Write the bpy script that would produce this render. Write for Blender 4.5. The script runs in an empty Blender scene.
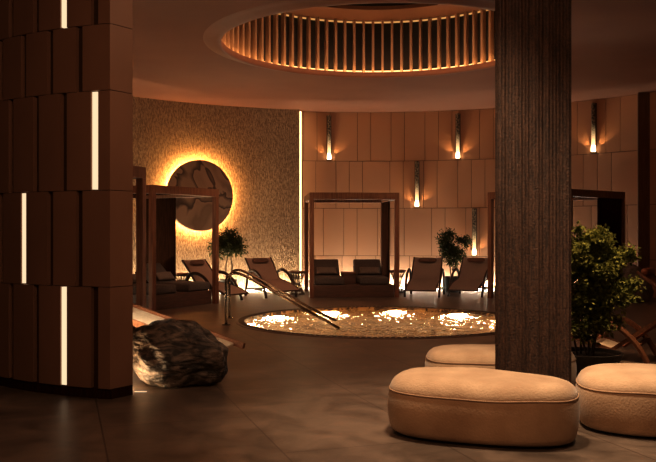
import bpy, bmesh, math, random
from mathutils import Vector, Matrix, noise
PI = math.pi
R = math.radians
sc = bpy.context.scene
COL = sc.collection
random.seed(7)

# ------------------------------------------------------------------ materials
def nt_new(name):
    m = bpy.data.materials.new(name); m.use_nodes = True
    nt = m.node_tree; nt.nodes.clear()
    out = nt.nodes.new('ShaderNodeOutputMaterial')
    return m, nt, out

def mat(name, c1, c2=None, rough=0.6, scale=4.0, stretch=(1, 1, 1), bump=0.0, bscale=None, metal=0.0, detail=6.0, lo=0.35, hi=0.65, spec=0.5, coat=0.0, sheen=0.0, bdist=0.02, rough2=None):
    m, nt, out = nt_new(name); L = nt.links
    b = nt.nodes.new('ShaderNodeBsdfPrincipled')
    L.new(b.outputs[0], out.inputs[0])
    b.inputs['Roughness'].default_value = rough
    b.inputs['Metallic'].default_value = metal
    b.inputs['Specular IOR Level'].default_value = spec
    b.inputs['Coat Weight'].default_value = coat
    b.inputs['Sheen Weight'].default_value = sheen
    tc = nt.nodes.new('ShaderNodeTexCoord'); mp = nt.nodes.new('ShaderNodeMapping')
    mp.inputs['Scale'].default_value = stretch
    L.new(tc.outputs['Object'], mp.inputs[0])
    n = nt.nodes.new('ShaderNodeTexNoise'); n.inputs['Scale'].default_value = scale; n.inputs['Detail'].default_value = detail
    L.new(mp.outputs[0], n.inputs['Vector'])
    r = nt.nodes.new('ShaderNodeValToRGB')
    r.color_ramp.elements[0].position = lo; r.color_ramp.elements[1].position = hi
    r.color_ramp.elements[0].color = (*c1, 1); r.color_ramp.elements[1].color = (*(c2 or c1), 1)
    L.new(n.outputs['Fac'], r.inputs[0]); L.new(r.outputs[0], b.inputs['Base Color'])
    if rough2 is not None:
        mr = nt.nodes.new('ShaderNodeMapRange')
        mr.inputs['From Min'].default_value = 0.3; mr.inputs['From Max'].default_value = 0.7
        mr.inputs['To Min'].default_value = rough; mr.inputs['To Max'].default_value = rough2
        L.new(n.outputs['Fac'], mr.inputs['Value']); L.new(mr.outputs[0], b.inputs['Roughness'])
    if bump:
        n2 = nt.nodes.new('ShaderNodeTexNoise'); n2.inputs['Scale'].default_value = bscale or scale * 4; n2.inputs['Detail'].default_value = 5
        L.new(mp.outputs[0], n2.inputs['Vector'])
        bp = nt.nodes.new('ShaderNodeBump'); bp.inputs['Strength'].default_value = bump; bp.inputs['Distance'].default_value = bdist
        L.new(n2.outputs['Fac'], bp.inputs['Height']); L.new(bp.outputs[0], b.inputs['Normal'])
    return m

def emit(name, c, s):
    m, nt, out = nt_new(name)
    e = nt.nodes.new('ShaderNodeEmission'); e.inputs[0].default_value = (*c, 1); e.inputs[1].default_value = s
    nt.links.new(e.outputs[0], out.inputs[0])
    return m

M = {}
M['wood'] = mat('dark_stained_wood', (0.15, 0.062, 0.034), (0.25, 0.11, 0.06), 0.5, 6, (6, 6, .5), .15)
M['wood_wall'] = mat('dark_timber_wall', (0.13, 0.055, 0.032), (0.18, 0.08, 0.046), 0.6, 5, (6, 6, .5), .1, spec=.3)
M['wood_dark'] = mat('very_dark_wood', (0.026, 0.0105, 0.006), (0.046, 0.019, 0.011), 0.9, 6, (6, 6, .5), .1, spec=0)
M['plinth'] = mat('daybed_plinth_wood', (0.085, 0.042, 0.028), (0.13, 0.062, 0.04), 0.55, 4, (1, 1, 8), .1)
M['frame'] = mat('lounger_frame_wood', (0.035, 0.017, 0.011), (0.06, 0.028, 0.017), 0.55, 8, (1, 6, 6), .1, spec=.25)
M['oak'] = mat('warm_oiled_wood', (0.20, 0.085, 0.042), (0.30, 0.13, 0.065), 0.42, 7, (1, 6, 6), .15)
M['sling'] = mat('brown_sling_fabric', (0.23, 0.17, 0.145), (0.28, 0.205, 0.175), 0.85, 60, (1, 1, 1), .3, 150)
M['sling_rust'] = mat('rust_sling_fabric', (0.30, 0.195, 0.15), (0.35, 0.23, 0.18), 0.8, 60, (1, 1, 1), .3, 150)
M['roll'] = mat('headrest_fabric', (0.13, 0.065, 0.045), (0.16, 0.085, 0.06), 0.85, 60, (1, 1, 1), .3, 150)
M['cream'] = mat('cream_canvas', (0.62, 0.52, 0.40), (0.70, 0.60, 0.47), 0.85, 30, (1, 1, 1), .2, 120)
M['terra'] = mat('terracotta_leather', (0.30, 0.10, 0.045), (0.36, 0.125, 0.055), 0.5, 8, (1, 1, 1), .2, 40)
M['charcoal'] = mat('charcoal_fabric', (0.085, 0.066, 0.060), (0.12, 0.093, 0.084), 0.9, 30, (1, 1, 1), .25, 120)
M['charcoal2'] = mat('grey_brown_fabric', (0.17, 0.13, 0.112), (0.21, 0.165, 0.14), 0.9, 30, (1, 1, 1), .25, 120)
M['suede'] = mat('tan_suede', (0.40, 0.255, 0.155), (0.60, 0.42, 0.275), 0.85, 3.2, (1, 1, 1), .25, 60, sheen=.25, detail=8, lo=.3, hi=.7)
M['suede_seam'] = mat('suede_piping', (0.32, 0.20, 0.12), (0.38, 0.24, 0.15), 0.8, 20)
M['black'] = mat('matt_black', (0.012, 0.009, 0.007), (0.02, 0.014, 0.011), 0.7, 10)
M['pot'] = mat('dark_planter', (0.028, 0.021, 0.018), (0.045, 0.033, 0.028), 0.6, 12, bump=.2)
M['soil'] = mat('soil', (0.015, 0.01, 0.007), (0.035, 0.022, 0.015), 0.95, 30, bump=.8)
M['bark'] = mat('bark', (0.05, 0.03, 0.018), (0.10, 0.06, 0.036), 0.85, 20, (1, 1, .3), .6)
M['steel'] = mat('brushed_bronze_steel', (0.16, 0.12, 0.09), (0.19, 0.145, 0.108), 0.15, 30, (1, 1, 1), 0, metal=1.0)
M['weave'] = mat('dark_rattan', (0.05, 0.028, 0.018), (0.09, 0.05, 0.03), 0.6, 40, bump=.3)
M['ceil'] = mat('brown_plaster_ceiling', (0.24, 0.105, 0.062), (0.28, 0.125, 0.075), 0.75, .5, (1, 1, 1), .05, 6, spec=.3)
M['lip'] = mat('oculus_lip_plaster', (0.27, 0.122, 0.072), (0.31, 0.14, 0.084), 0.6, 1.2)
M['drum'] = mat('drum_dark_fabric', (0.030, 0.023, 0.02), (0.04, 0.03, 0.026), 0.8, 3)
M['slat'] = mat('oculus_slat', (0.32, 0.185, 0.11), (0.38, 0.22, 0.135), 0.55, 6, (6, 6, .5))
M['panel'] = mat('wall_panel', (0.46, 0.245, 0.145), (0.50, 0.27, 0.16), 0.6, .7, (1, 1, .6), .04, 8)
M['gap'] = mat('panel_gap', (0.10, 0.055, 0.034), None, 0.8)
M['part'] = mat('partition_panel', (0.235, 0.130, 0.084), (0.28, 0.157, 0.102), 0.5, 1.5, (1, 1, .6), .05, 12)
M['groove'] = mat('partition_groove', (0.05, 0.022, 0.013), (0.07, 0.03, 0.018), 0.35, 3, (4, 4, .5))
M['grate'] = mat('pool_grate', (0.05, 0.033, 0.024), (0.075, 0.05, 0.036), 0.5, 8)
M['coping'] = mat('pool_coping_stone', (0.10, 0.06, 0.042), (0.14, 0.085, 0.06), 0.35, 3, bump=.1)

def stone_mat():
    m = mat('veined_rock', (0.03, 0.023, 0.018), (0.36, 0.28, 0.22), 0.5, 3.4, (1, 1, 2.4), 1.0, 9, detail=12, lo=.43, hi=.84, bdist=.05)
    nt = m.node_tree
    n = [x for x in nt.nodes if x.type == 'TEX_NOISE'][0]
    n.inputs['Distortion'].default_value = 2.2
    return m
M['rock'] = stone_mat()
M['boulder'] = mat('dark_boulder', (0.10, 0.078, 0.064), (0.26, 0.20, 0.165), 0.7, 3, (1, 1, 2), 1.0, 10, detail=10, bdist=.05)

def disc_mat():
    m, nt, out = nt_new('veined_stone_disc'); L = nt.links
    b = nt.nodes.new('ShaderNodeBsdfPrincipled'); L.new(b.outputs[0], out.inputs[0]); b.inputs['Roughness'].default_value = .5
    tc = nt.nodes.new('ShaderNodeTexCoord')
    w = nt.nodes.new('ShaderNodeTexNoise'); w.inputs['Scale'].default_value = .62; w.inputs['Detail'].default_value = 3.5; w.inputs['Roughness'].default_value = .4; w.inputs['Distortion'].default_value = 1.5
    L.new(tc.outputs['Object'], w.inputs['Vector'])
    r = nt.nodes.new('ShaderNodeValToRGB')
    for i, (p, c) in enumerate([(0, (.27, .17, .115)), (.42, (.36, .235, .16)), (.50, (.07, .04, .027)), (.515, (.40, .26, .18)), (.62, (.24, .15, .10)), (1, (.40, .26, .175))]):
        e = r.color_ramp.elements[i] if i < 2 else r.color_ramp.elements.new(p)
        e.position = p; e.color = (*c, 1)
    L.new(w.outputs['Fac'], r.inputs[0]); L.new(r.outputs[0], b.inputs['Base Color'])
    return m
M['disc'] = disc_mat()

def floor_mat():
    m, nt, out = nt_new('large_stone_tile'); L = nt.links
    b = nt.nodes.new('ShaderNodeBsdfPrincipled'); L.new(b.outputs[0], out.inputs[0])
    tc = nt.nodes.new('ShaderNodeTexCoord'); mp = nt.nodes.new('ShaderNodeMapping'); mp.inputs['Rotation'].default_value = (0, 0, R(-108)); mp.inputs['Location'].default_value = (.35, .318, 0)
    L.new(tc.outputs['Object'], mp.inputs[0])
    br = nt.nodes.new('ShaderNodeTexBrick'); br.inputs['Scale'].default_value = 1.0
    br.inputs['Brick Width'].default_value = 2.5; br.inputs['Row Height'].default_value = 1.25; br.inputs['Mortar Size'].default_value = .007; br.inputs['Mortar Smooth'].default_value = .2
    br.inputs['Color1'].default_value = (.148, .110, .085, 1); br.inputs['Color2'].default_value = (.136, .101, .078, 1); br.inputs['Mortar'].default_value = (.07, .047, .035, 1)
    L.new(mp.outputs[0], br.inputs['Vector'])
    n = nt.nodes.new('ShaderNodeTexNoise'); n.inputs['Scale'].default_value = 2.2; n.inputs['Detail'].default_value = 12; n.inputs['Roughness'].default_value = .65; n.inputs['Distortion'].default_value = .8
    L.new(mp.outputs[0], n.inputs['Vector'])
    r = nt.nodes.new('ShaderNodeValToRGB'); r.color_ramp.elements[0].position = .3; r.color_ramp.elements[1].position = .72
    r.color_ramp.elements[0].color = (.45, .43, .41, 1); r.color_ramp.elements[1].color = (1.55, 1.5, 1.45, 1)
    L.new(n.outputs['Fac'], r.inputs[0])
    mx = nt.nodes.new('ShaderNodeMix'); mx.data_type = 'RGBA'; mx.blend_type = 'MULTIPLY'; mx.inputs['Factor'].default_value = 1
    L.new(br.outputs['Color'], mx.inputs['A']); L.new(r.outputs[0], mx.inputs['B']); L.new(mx.outputs['Result'], b.inputs['Base Color'])
    mr = nt.nodes.new('ShaderNodeMapRange'); mr.inputs['To Min'].default_value = .28; mr.inputs['To Max'].default_value = .48
    L.new(n.outputs['Fac'], mr.inputs['Value']); L.new(mr.outputs[0], b.inputs['Roughness'])
    bp = nt.nodes.new('ShaderNodeBump'); bp.inputs['Strength'].default_value = .12; bp.inputs['Distance'].default_value = .01
    n2 = nt.nodes.new('ShaderNodeTexNoise'); n2.inputs['Scale'].default_value = 14; n2.inputs['Detail'].default_value = 6
    L.new(mp.outputs[0], n2.inputs['Vector']); L.new(n2.outputs['Fac'], bp.inputs['Height']); L.new(bp.outputs[0], b.inputs['Normal'])
    return m
M['floor'] = floor_mat()

def plaster_mat():      # coarse fibrous wall finish, vertical streaks
    m, nt, out = nt_new('fibrous_textured_wall'); L = nt.links
    b = nt.nodes.new('ShaderNodeBsdfPrincipled'); L.new(b.outputs[0], out.inputs[0]); b.inputs['Roughness'].default_value = .85
    tc = nt.nodes.new('ShaderNodeTexCoord'); mp = nt.nodes.new('ShaderNodeMapping'); mp.inputs['Scale'].default_value = (1, 1, .35)
    L.new(tc.outputs['Object'], mp.inputs[0])
    n = nt.nodes.new('ShaderNodeTexNoise'); n.inputs['Scale'].default_value = 32; n.inputs['Detail'].default_value = 4; n.inputs['Roughness'].default_value = .75
    L.new(mp.outputs[0], n.inputs['Vector'])
    r = nt.nodes.new('ShaderNodeValToRGB'); r.color_ramp.elements[0].position = .36; r.color_ramp.elements[1].position = .66
    r.color_ramp.elements[0].color = (.17, .10, .06, 1); r.color_ramp.elements[1].color = (.50, .35, .23, 1)
    L.new(n.outputs['Fac'], r.inputs[0]); L.new(r.outputs[0], b.inputs['Base Color'])
    bp = nt.nodes.new('ShaderNodeBump'); bp.inputs['Strength'].default_value = .9; bp.inputs['Distance'].default_value = .05
    L.new(n.outputs['Fac'], bp.inputs['Height']); L.new(bp.outputs[0], b.inputs['Normal'])
    return m
M['plaster'] = plaster_mat()

def pillar_mat():
    m, nt, out = nt_new('ribbed_bark_pillar'); L = nt.links
    b = nt.nodes.new('ShaderNodeBsdfPrincipled'); L.new(b.outputs[0], out.inputs[0]); b.inputs['Roughness'].default_value = .75
    tc = nt.nodes.new('ShaderNodeTexCoord'); mp = nt.nodes.new('ShaderNodeMapping'); mp.inputs['Scale'].default_value = (1, 1, .12)
    L.new(tc.outputs['Object'], mp.inputs[0])
    n = nt.nodes.new('ShaderNodeTexNoise'); n.inputs['Scale'].default_value = 40; n.inputs['Detail'].default_value = 6
    L.new(mp.outputs[0], n.inputs['Vector'])
    n2 = nt.nodes.new('ShaderNodeTexNoise'); n2.inputs['Scale'].default_value = 55; n2.inputs['Detail'].default_value = 3
    L.new(tc.outputs['Object'], n2.inputs['Vector'])
    ad = nt.nodes.new('ShaderNodeMath'); ad.operation = 'ADD'; L.new(n.outputs['Fac'], ad.inputs[0]); L.new(n2.outputs['Fac'], ad.inputs[1])
    r = nt.nodes.new('ShaderNodeValToRGB'); r.color_ramp.elements[0].position = .40; r.color_ramp.elements[1].position = .62
    r.color_ramp.elements[0].color = (.034, .017, .010, 1); r.color_ramp.elements[1].color = (.100, .049, .028, 1)
    hf = nt.nodes.new('ShaderNodeMath'); hf.operation = 'MULTIPLY'; hf.inputs[1].default_value = .5; L.new(ad.outputs[0], hf.inputs[0])
    L.new(hf.outputs[0], r.inputs[0]); L.new(r.outputs[0], b.inputs['Base Color'])
    bp = nt.nodes.new('ShaderNodeBump'); bp.inputs['Strength'].default_value = .8; bp.inputs['Distance'].default_value = .02
    L.new(hf.outputs[0], bp.inputs['Height']); L.new(bp.outputs[0], b.inputs['Normal'])
    return m
M['pillar'] = pillar_mat()

def leaf_mat(name, c1, c2):
    m, nt, out = nt_new(name); L = nt.links
    b = nt.nodes.new('ShaderNodeBsdfPrincipled'); b.inputs['Roughness'].default_value = .75; b.inputs['Specular IOR Level'].default_value = .25
    g = nt.nodes.new('ShaderNodeNewGeometry')
    r = nt.nodes.new('ShaderNodeValToRGB'); r.color_ramp.elements[0].color = (*c1, 1); r.color_ramp.elements[1].color = (*c2, 1)
    L.new(g.outputs['Random Per Island'], r.inputs[0]); L.new(r.outputs[0], b.inputs['Base Color'])
    t = nt.nodes.new('ShaderNodeBsdfTranslucent'); L.new(r.outputs[0], t.inputs[0])
    mx = nt.nodes.new('ShaderNodeMixShader'); mx.inputs[0].default_value = .3
    L.new(b.outputs[0], mx.inputs[1]); L.new(t.outputs[0], mx.inputs[2]); L.new(mx.outputs[0], out.inputs[0])
    return m
M['leaf'] = leaf_mat('green_leaf', (.07, .085, .02), (.32, .32, .085))
M['leaf_dark'] = leaf_mat('dark_green_leaf', (.03, .034, .01), (.075, .08, .026))

def water_mat():
    m, nt, out = nt_new('rippled_pool_water'); L = nt.links
    b = nt.nodes.new('ShaderNodeBsdfPrincipled'); L.new(b.outputs[0], out.inputs[0])
    b.inputs['Base Color'].default_value = (1, .93, .82, 1); b.inputs['Roughness'].default_value = .03
    b.inputs['IOR'].default_value = 1.33; b.inputs['Transmission Weight'].default_value = 1
    tc = nt.nodes.new('ShaderNodeTexCoord')
    n = nt.nodes.new('ShaderNodeTexNoise'); n.inputs['Scale'].default_value = 6; n.inputs['Detail'].default_value = 3; n.inputs['Distortion'].default_value = .8
    L.new(tc.outputs['Object'], n.inputs['Vector'])
    bp = nt.nodes.new('ShaderNodeBump'); bp.inputs['Strength'].default_value = 1; bp.inputs['Distance'].default_value = .22
    L.new(n.outputs['Fac'], bp.inputs['Height']); L.new(bp.outputs[0], b.inputs['Normal'])
    return m
M['water'] = water_mat()

def glitter_mosaic_mat():
    m, nt, out = nt_new('gold_glitter_mosaic'); L = nt.links
    b = nt.nodes.new('ShaderNodeBsdfPrincipled'); L.new(b.outputs[0], out.inputs[0]); b.inputs['Roughness'].default_value = .35
    tc = nt.nodes.new('ShaderNodeTexCoord')
    v = nt.nodes.new('ShaderNodeTexVoronoi'); v.inputs['Scale'].default_value = 6
    nd = nt.nodes.new('ShaderNodeTexNoise'); nd.inputs['Scale'].default_value = 5; nd.inputs['Detail'].default_value = 4; L.new(tc.outputs['Object'], nd.inputs['Vector'])
    va = nt.nodes.new('ShaderNodeVectorMath'); va.operation = 'ADD'; L.new(tc.outputs['Object'], va.inputs[0]); L.new(nd.outputs['Color'], va.inputs[1])
    L.new(va.outputs[0], v.inputs['Vector'])
    r = nt.nodes.new('ShaderNodeValToRGB'); r.color_ramp.elements[0].color = (.03, .010, .004, 1); r.color_ramp.elements[1].color = (.60, .36, .16, 1); r.color_ramp.elements[0].position = .38; r.color_ramp.elements[1].position = .95  # ripple glitter painted into the basin colour as dark and gold patches
    L.new(v.outputs['Color'], r.inputs[0]); L.new(r.outputs[0], b.inputs['Base Color'])
    return m
M['glitter_mosaic'] = glitter_mosaic_mat()

WARM = (1.0, .62, .30)
M['led_wall'] = emit('wall_wash_led', (1.0, 1.0, .84), 140)
M['led_soft'] = emit('textured_wall_led', (1.0, .84, .56), 160)
M['led_edge'] = emit('edge_led', (1.0, .70, .38), 8)
M['led_halo'] = emit('halo_led', (1.0, .55, .18), 115)
M['led_ring'] = emit('oculus_led', (1.0, .60, .25), 2.0)
M['led_trough'] = emit('trough_led', (1.0, .64, .30), 26)
M['led_top'] = emit('oculus_top_led', (1.0, .52, .18), .7)
M['led_part'] = emit('partition_led', (1.0, .76, .50), 1.0)
M['led_sconce'] = emit('sconce_lamp', (1.0, .70, .38), 9)
M['led_pool'] = emit('pool_lamp', (1.0, .72, .40), 105)

def tube_mat():
    m, nt, out = nt_new('bubbled_glass_tube'); L = nt.links
    b = nt.nodes.new('ShaderNodeBsdfPrincipled'); L.new(b.outputs[0], out.inputs[0]); b.inputs['Roughness'].default_value = .3
    tc = nt.nodes.new('ShaderNodeTexCoord')
    v = nt.nodes.new('ShaderNodeTexVoronoi'); v.inputs['Scale'].default_value = 22
    L.new(tc.outputs['Object'], v.inputs['Vector'])
    r = nt.nodes.new('ShaderNodeValToRGB'); r.color_ramp.elements[0].color = (.03, .02, .014, 1); r.color_ramp.elements[1].color = (.42, .32, .22, 1)
    r.color_ramp.elements[0].position = .3
    L.new(v.outputs['Distance'], r.inputs[0]); L.new(r.outputs[0], b.inputs['Base Color'])
    sp = nt.nodes.new('ShaderNodeSeparateXYZ'); L.new(tc.outputs['Object'], sp.inputs[0])
    g = nt.nodes.new('ShaderNodeMapRange'); g.inputs['From Min'].default_value = .15; g.inputs['From Max'].default_value = .85; g.inputs['To Min'].default_value = 1; g.inputs['To Max'].default_value = 0
    L.new(sp.outputs['Z'], g.inputs['Value'])
    pw = nt.nodes.new('ShaderNodeMath'); pw.operation = 'POWER'; pw.inputs[1].default_value = 2.6; L.new(g.outputs[0], pw.inputs[0])
    mu = nt.nodes.new('ShaderNodeMath'); mu.operation = 'MULTIPLY'; mu.inputs[1].default_value = 3.0; L.new(pw.outputs[0], mu.inputs[0])
    b.inputs['Emission Color'].default_value = (1, .64, .30, 1); L.new(mu.outputs[0], b.inputs['Emission Strength'])  # lamp's glow up the tube put in as emission, fading upward
    return m
M['tube'] = tube_mat()

# ------------------------------------------------------------------ mesh helpers
class MB:
    def __init__(s): s.v = []; s.f = []
    def quad_strip(s, rows, closed_u=False, closed_v=False, caps=False):
        b = len(s.v); nr = len(rows); nc = len(rows[0])
        for r in rows: s.v += [tuple(p) for p in r]
        for i in range(nr if closed_v else nr - 1):
            for j in range(nc if closed_u else nc - 1):
                i2 = (i + 1) % nr; j2 = (j + 1) % nc
                s.f.append((b + i * nc + j, b + i * nc + j2, b + i2 * nc + j2, b + i2 * nc + j))
        if caps and closed_u:
            s.f.append(tuple(b + j for j in reversed(range(nc)))); s.f.append(tuple(b + (nr - 1) * nc + j for j in range(nc)))
        return s
    def box(s, x0, x1, y0, y1, z0, z1, T=None):
        b = len(s.v)
        for p in ((x0, y0, z0), (x1, y0, z0), (x1, y1, z0), (x0, y1, z0), (x0, y0, z1), (x1, y0, z1), (x1, y1, z1), (x0, y1, z1)):
            q = Vector(p)
            s.v.append(tuple(T @ q if T else q))
        for f in ((0, 3, 2, 1), (4, 5, 6, 7), (0, 1, 5, 4), (1, 2, 6, 5), (2, 3, 7, 6), (3, 0, 4, 7)): s.f.append(tuple(b + i for i in f))
        return s
    def hexa(s, p):   # 8 points: bottom four, top four
        b = len(s.v); s.v += [tuple(q) for q in p]
        for f in ((0, 3, 2, 1), (4, 5, 6, 7), (0, 1, 5, 4), (1, 2, 6, 5), (2, 3, 7, 6), (3, 0, 4, 7)): s.f.append(tuple(b + i for i in f))
        return s
    def tube(s, pts, r, n=8, closed=False, flat=None):
        pts = [Vector(p) for p in pts]; rows = []
        N = len(pts)
        rr = r if isinstance(r, (list, tuple)) else [r] * N
        prev = None
        for i, p in enumerate(pts):
            a = pts[(i - 1) % N] if (closed or i > 0) else p
            c = pts[(i + 1) % N] if (closed or i < N - 1) else p
            t = (c - a).normalized()
            ref = prev if prev is not None else (Vector((0, 0, 1)) if abs(t.z) < .9 else Vector((1, 0, 0)))
            u = (ref - t * ref.dot(t))
            if u.length < 1e-5: u = t.orthogonal()
            u.normalize(); prev = u; w = t.cross(u)
            fu, fw = flat or (1, 1)
            rows.append([p + u * (math.cos(2 * PI * k / n + PI / n) * rr[i] * fu) + w * (math.sin(2 * PI * k / n + PI / n) * rr[i] * fw) for k in range(n)])
        s.quad_strip(rows, closed_u=True, closed_v=closed, caps=not closed)
        return s
    def lathe(s, prof, n=32, c=(0, 0, 0), cap=True):
        rows = [[(c[0] + r * math.cos(2 * PI * k / n), c[1] + r * math.sin(2 * PI * k / n), c[2] + z) for k in range(n)] for r, z in prof]
        s.quad_strip(rows, closed_u=True, caps=cap)
        return s
    def build(s, name, m, parent=None, smooth=False, bevel=0, subd=0, loc=None, segs=2):
        me = bpy.data.meshes.new(name)
        me.from_pydata(s.v, [], s.f); me.materials.append(m)
        bm = bmesh.new(); bm.from_mesh(me)
        bmesh.ops.recalc_face_normals(bm, faces=bm.faces)
        if bevel:
            ed = [e for e in bm.edges if len(e.link_faces) == 2 and e.calc_face_angle(0) > .5]
            bmesh.ops.bevel(bm, geom=ed, offset=bevel, segments=segs, profile=.5, affect='EDGES')
        bm.to_mesh(me); bm.free()
        if smooth:
            for p in me.polygons: p.use_smooth = True
        o = bpy.data.objects.new(name, me); COL.objects.link(o)
        if parent is not None: o.parent = parent
        if loc: o.location = loc
        if subd:
            md = o.modifiers.new('sub', 'SUBSURF'); md.levels = subd; md.render_levels = subd
        return o

def thing(name, label, cat, loc=(0, 0, 0), rz=0, group=None):
    o = bpy.data.objects.new(name, None); COL.objects.link(o); o.location = loc; o.rotation_euler = (0, 0, rz)
    o.empty_display_size = .1
    o['label'] = label; o['category'] = cat
    if group: o['group'] = group
    return o
def tag(o, label, cat, group=None):
    o['label'] = label; o['category'] = cat
    if group: o['group'] = group
    return o
def struct(o): o['kind'] = 'structure'; return o

def dup(root, loc, rz, label, group=None):
    ch = [c for c in bpy.data.objects if c.parent == root]
    r = root.copy(); COL.objects.link(r); r.location = loc; r.rotation_euler = (0, 0, rz); r['label'] = label
    if group: r['group'] = group
    for c in ch:
        d = c.copy(); COL.objects.link(d); d.parent = r
        for g in [x for x in bpy.data.objects if x.parent == c]:
            e = g.copy(); COL.objects.link(e); e.parent = d
    return r

def spline(pts, n=8):     # Catmull-Rom through points
    P = [Vector(p) for p in pts]; out = []
    for i in range(len(P) - 1):
        p0 = P[max(i - 1, 0)]; p1 = P[i]; p2 = P[i + 1]; p3 = P[min(i + 2, len(P) - 1)]
        for k in range(n):
            t = k / n
            out.append(.5 * ((2 * p1) + (p2 - p0) * t + (2 * p0 - 5 * p1 + 4 * p2 - p3) * t * t + (3 * p1 - p0 - 3 * p2 + p3) * t ** 3))
    out.append(P[-1]); return out

# ------------------------------------------------------------------ camera (level, 1.65 m above the floor)
F = 820.0; H = 1.65
cam = bpy.data.cameras.new('camera'); cam.sensor_width = 36; cam.lens = 36 * F / 656
co = bpy.data.objects.new('camera', cam); COL.objects.link(co); co.location = (0, 0, H); co.rotation_euler = (PI / 2, 0, 0)
sc.camera = co

# ------------------------------------------------------------------ the round hall
CX, CY = 1.0, 15.0          # centre of the round hall
CEIL = 5.1
PCX, PCY, PR = 1.0, 15.2, 2.7
def pol(r, deg, z=0): return (CX + r * math.sin(R(deg)), CY + r * math.cos(R(deg)), z)

# floor with round hole for the pool
mb = MB(); N = 128
rows = []
for k, rr in enumerate([PR, 3.2, 4, 6, 9, 13, 19]):
    t = min(1, k / 3)
    rows.append([(PCX + rr * math.cos(2 * PI * j / N), PCY + rr * math.sin(2 * PI * j / N), 0) for j in range(N)])
mb.quad_strip(rows, closed_u=True)
fl = struct(mb.build('floor', M['floor']))

# ceiling with the oculus hole
OR = 2.98
OCY = CY + .12
mb = MB()
mb.quad_strip([[(CX + rr * math.cos(2 * PI * j / N), OCY + rr * math.sin(2 * PI * j / N), zz) for j in range(N)] for rr, zz in
    [(OR + .0, CEIL + .02), (OR + .30, CEIL), (5, CEIL), (8, CEIL - .0), (12, CEIL), (19, CEIL)]], closed_u=True)
struct(mb.build('ceiling', M['ceil'], smooth=False))

# textured wall on the left, a shell standing proud of the panelled wall
RT = 8.5; A_EDGE = -12.2
mb = MB(); angs = [-100 + (A_EDGE + 100) * i / 80 for i in range(81)]
mb.quad_strip([[pol(RT, a, 0) for a in angs], [pol(RT, a, CEIL) for a in angs]])
mb.quad_strip([[pol(RT, A_EDGE, 0), pol(RT + .28, A_EDGE, 0)], [pol(RT, A_EDGE, CEIL), pol(RT + .28, A_EDGE, CEIL)]])
struct(mb.build('wall_left', M['plaster'], smooth=False))

# panelled back wall: backing + staggered panels with real gaps, all one wall
RP = 8.85
wb = struct(MB().quad_strip([[pol(RP + .03, a, 0) for a in range(-20, 81, 2)], [pol(RP + .03, a, CEIL) for a in range(-20, 81, 2)]]).build('wall_back', M['gap']))
mb = MB(); rnd = random.Random(3)
zr = [-.44, .93, 2.31, 3.68, 5.1]
for i in range(4):
    z0, z1 = max(zr[i], 0), zr[i + 1]
    a = -18 + rnd.random()
    seq = [4.1, 2.7, 2.7, 5.5, 2.7, 4.1, 2.7]
    k = i * 2
    while a < 79:
        w = seq[k % 7] * .93; k += 1
        g = .04
        n = 2
        P = lambda r, aa, z: Vector(pol(r, aa, z))
        b0, b1 = a + g, a + w - g
        mb.hexa([P(RP, b0, z0 + .007), P(RP, b1, z0 + .007), P(RP + .03, b1, z0 + .007), P(RP + .03, b0, z0 + .007),
                 P(RP, b0, z1 - .007), P(RP, b1, z1 - .007), P(RP + .03, b1, z1 - .007), P(RP + .03, b0, z1 - .007)])
        a += w
mb.build('wall_panels', M['panel'], wb)

# dark timber wall at the far right
mb = MB(); mb.hexa([(7.72, 20.42, 0), (14.5, 20.0, 0), (14.5, 20.6, 0), (7.9, 21.0, 0), (7.72, 20.42, CEIL), (14.5, 20.0, CEIL), (14.5, 20.6, CEIL), (7.9, 21.0, CEIL)])
struct(mb.build('wall_right', M['wood_wall'], bevel=.01))

# ------------------------------------------------------------------ foreground curved partition
QX, QY, QR = -1.0, 11.85, 4.0
def qpt(a, r, z): return Vector((QX + r * math.sin(a), QY - r * math.cos(a), z))     # a measured from straight toward the camera, negative to the left
def px_angle(px):      # where the sight line through that column meets the drum
    dx, dy = (px - 328) / F, 1.0
    A = dx * dx + 1; B = -2 * (QX * dx + QY); C = QX * QX + QY * QY - QR * QR
    t = (-B - math.sqrt(B * B - 4 * A * C)) / (2 * A)
    return math.atan2(dx * t - QX, -(t - QY))
a_end = px_angle(110)
rowz = [.10, 1.10, 2.05, 3.03, 3.68, 4.45, CEIL]
colA = [px_angle(p) for p in (94.5, 63.5, 36, 11)]
colB = [px_angle(p) for p in (79, 50, 23.5, 1)]
da = colA[2] - colA[3]
for _ in range(9):
    colA.append(colA[-1] - da); colB.append(colB[-1] - da)
gw = .0105   # half-width of a groove, radians (about 3.4 cm)
mb = MB()
a_far = colB[-1]
NA = 60
aa = [a_end + (a_far - a_end) * i / NA for i in range(NA + 1)]
core = MB()
core.quad_strip([[qpt(a, QR - .05, 0.0) for a in aa], [qpt(a, QR - .05, CEIL) for a in aa]])
def partition_rows():
    for i in range(6):
        odd = (i % 2 == 0)     # bottom row carries the A columns
        yield i, rowz[i], rowz[i + 1], (colA if i in (0, 2, 4) else colB)
for i, z0, z1, cols in partition_rows():
    edges = [a_end] + [c for c in cols]
    for k in range(len(edges) - 1):
        b1 = edges[k] - (gw if k else 0); b0 = edges[k + 1] + gw
        m3 = 3
        for q in range(m3):
            c0 = b0 + (b1 - b0) * q / m3; c1 = b0 + (b1 - b0) * (q + 1) / m3
            mb.hexa([qpt(c0, QR, z0 + .003), qpt(c1, QR, z0 + .003), qpt(c1, QR - .05, z0 + .003), qpt(c0, QR - .05, z0 + .003),
                     qpt(c0, QR, z1 - .003), qpt(c1, QR, z1 - .003), qpt(c1, QR - .05, z1 - .003), qpt(c0, QR - .05, z1 - .003)])
wp = struct(core.build('wall_partition', M['groove']))
mb.build('wall_panels', M['part'], wp)
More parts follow.
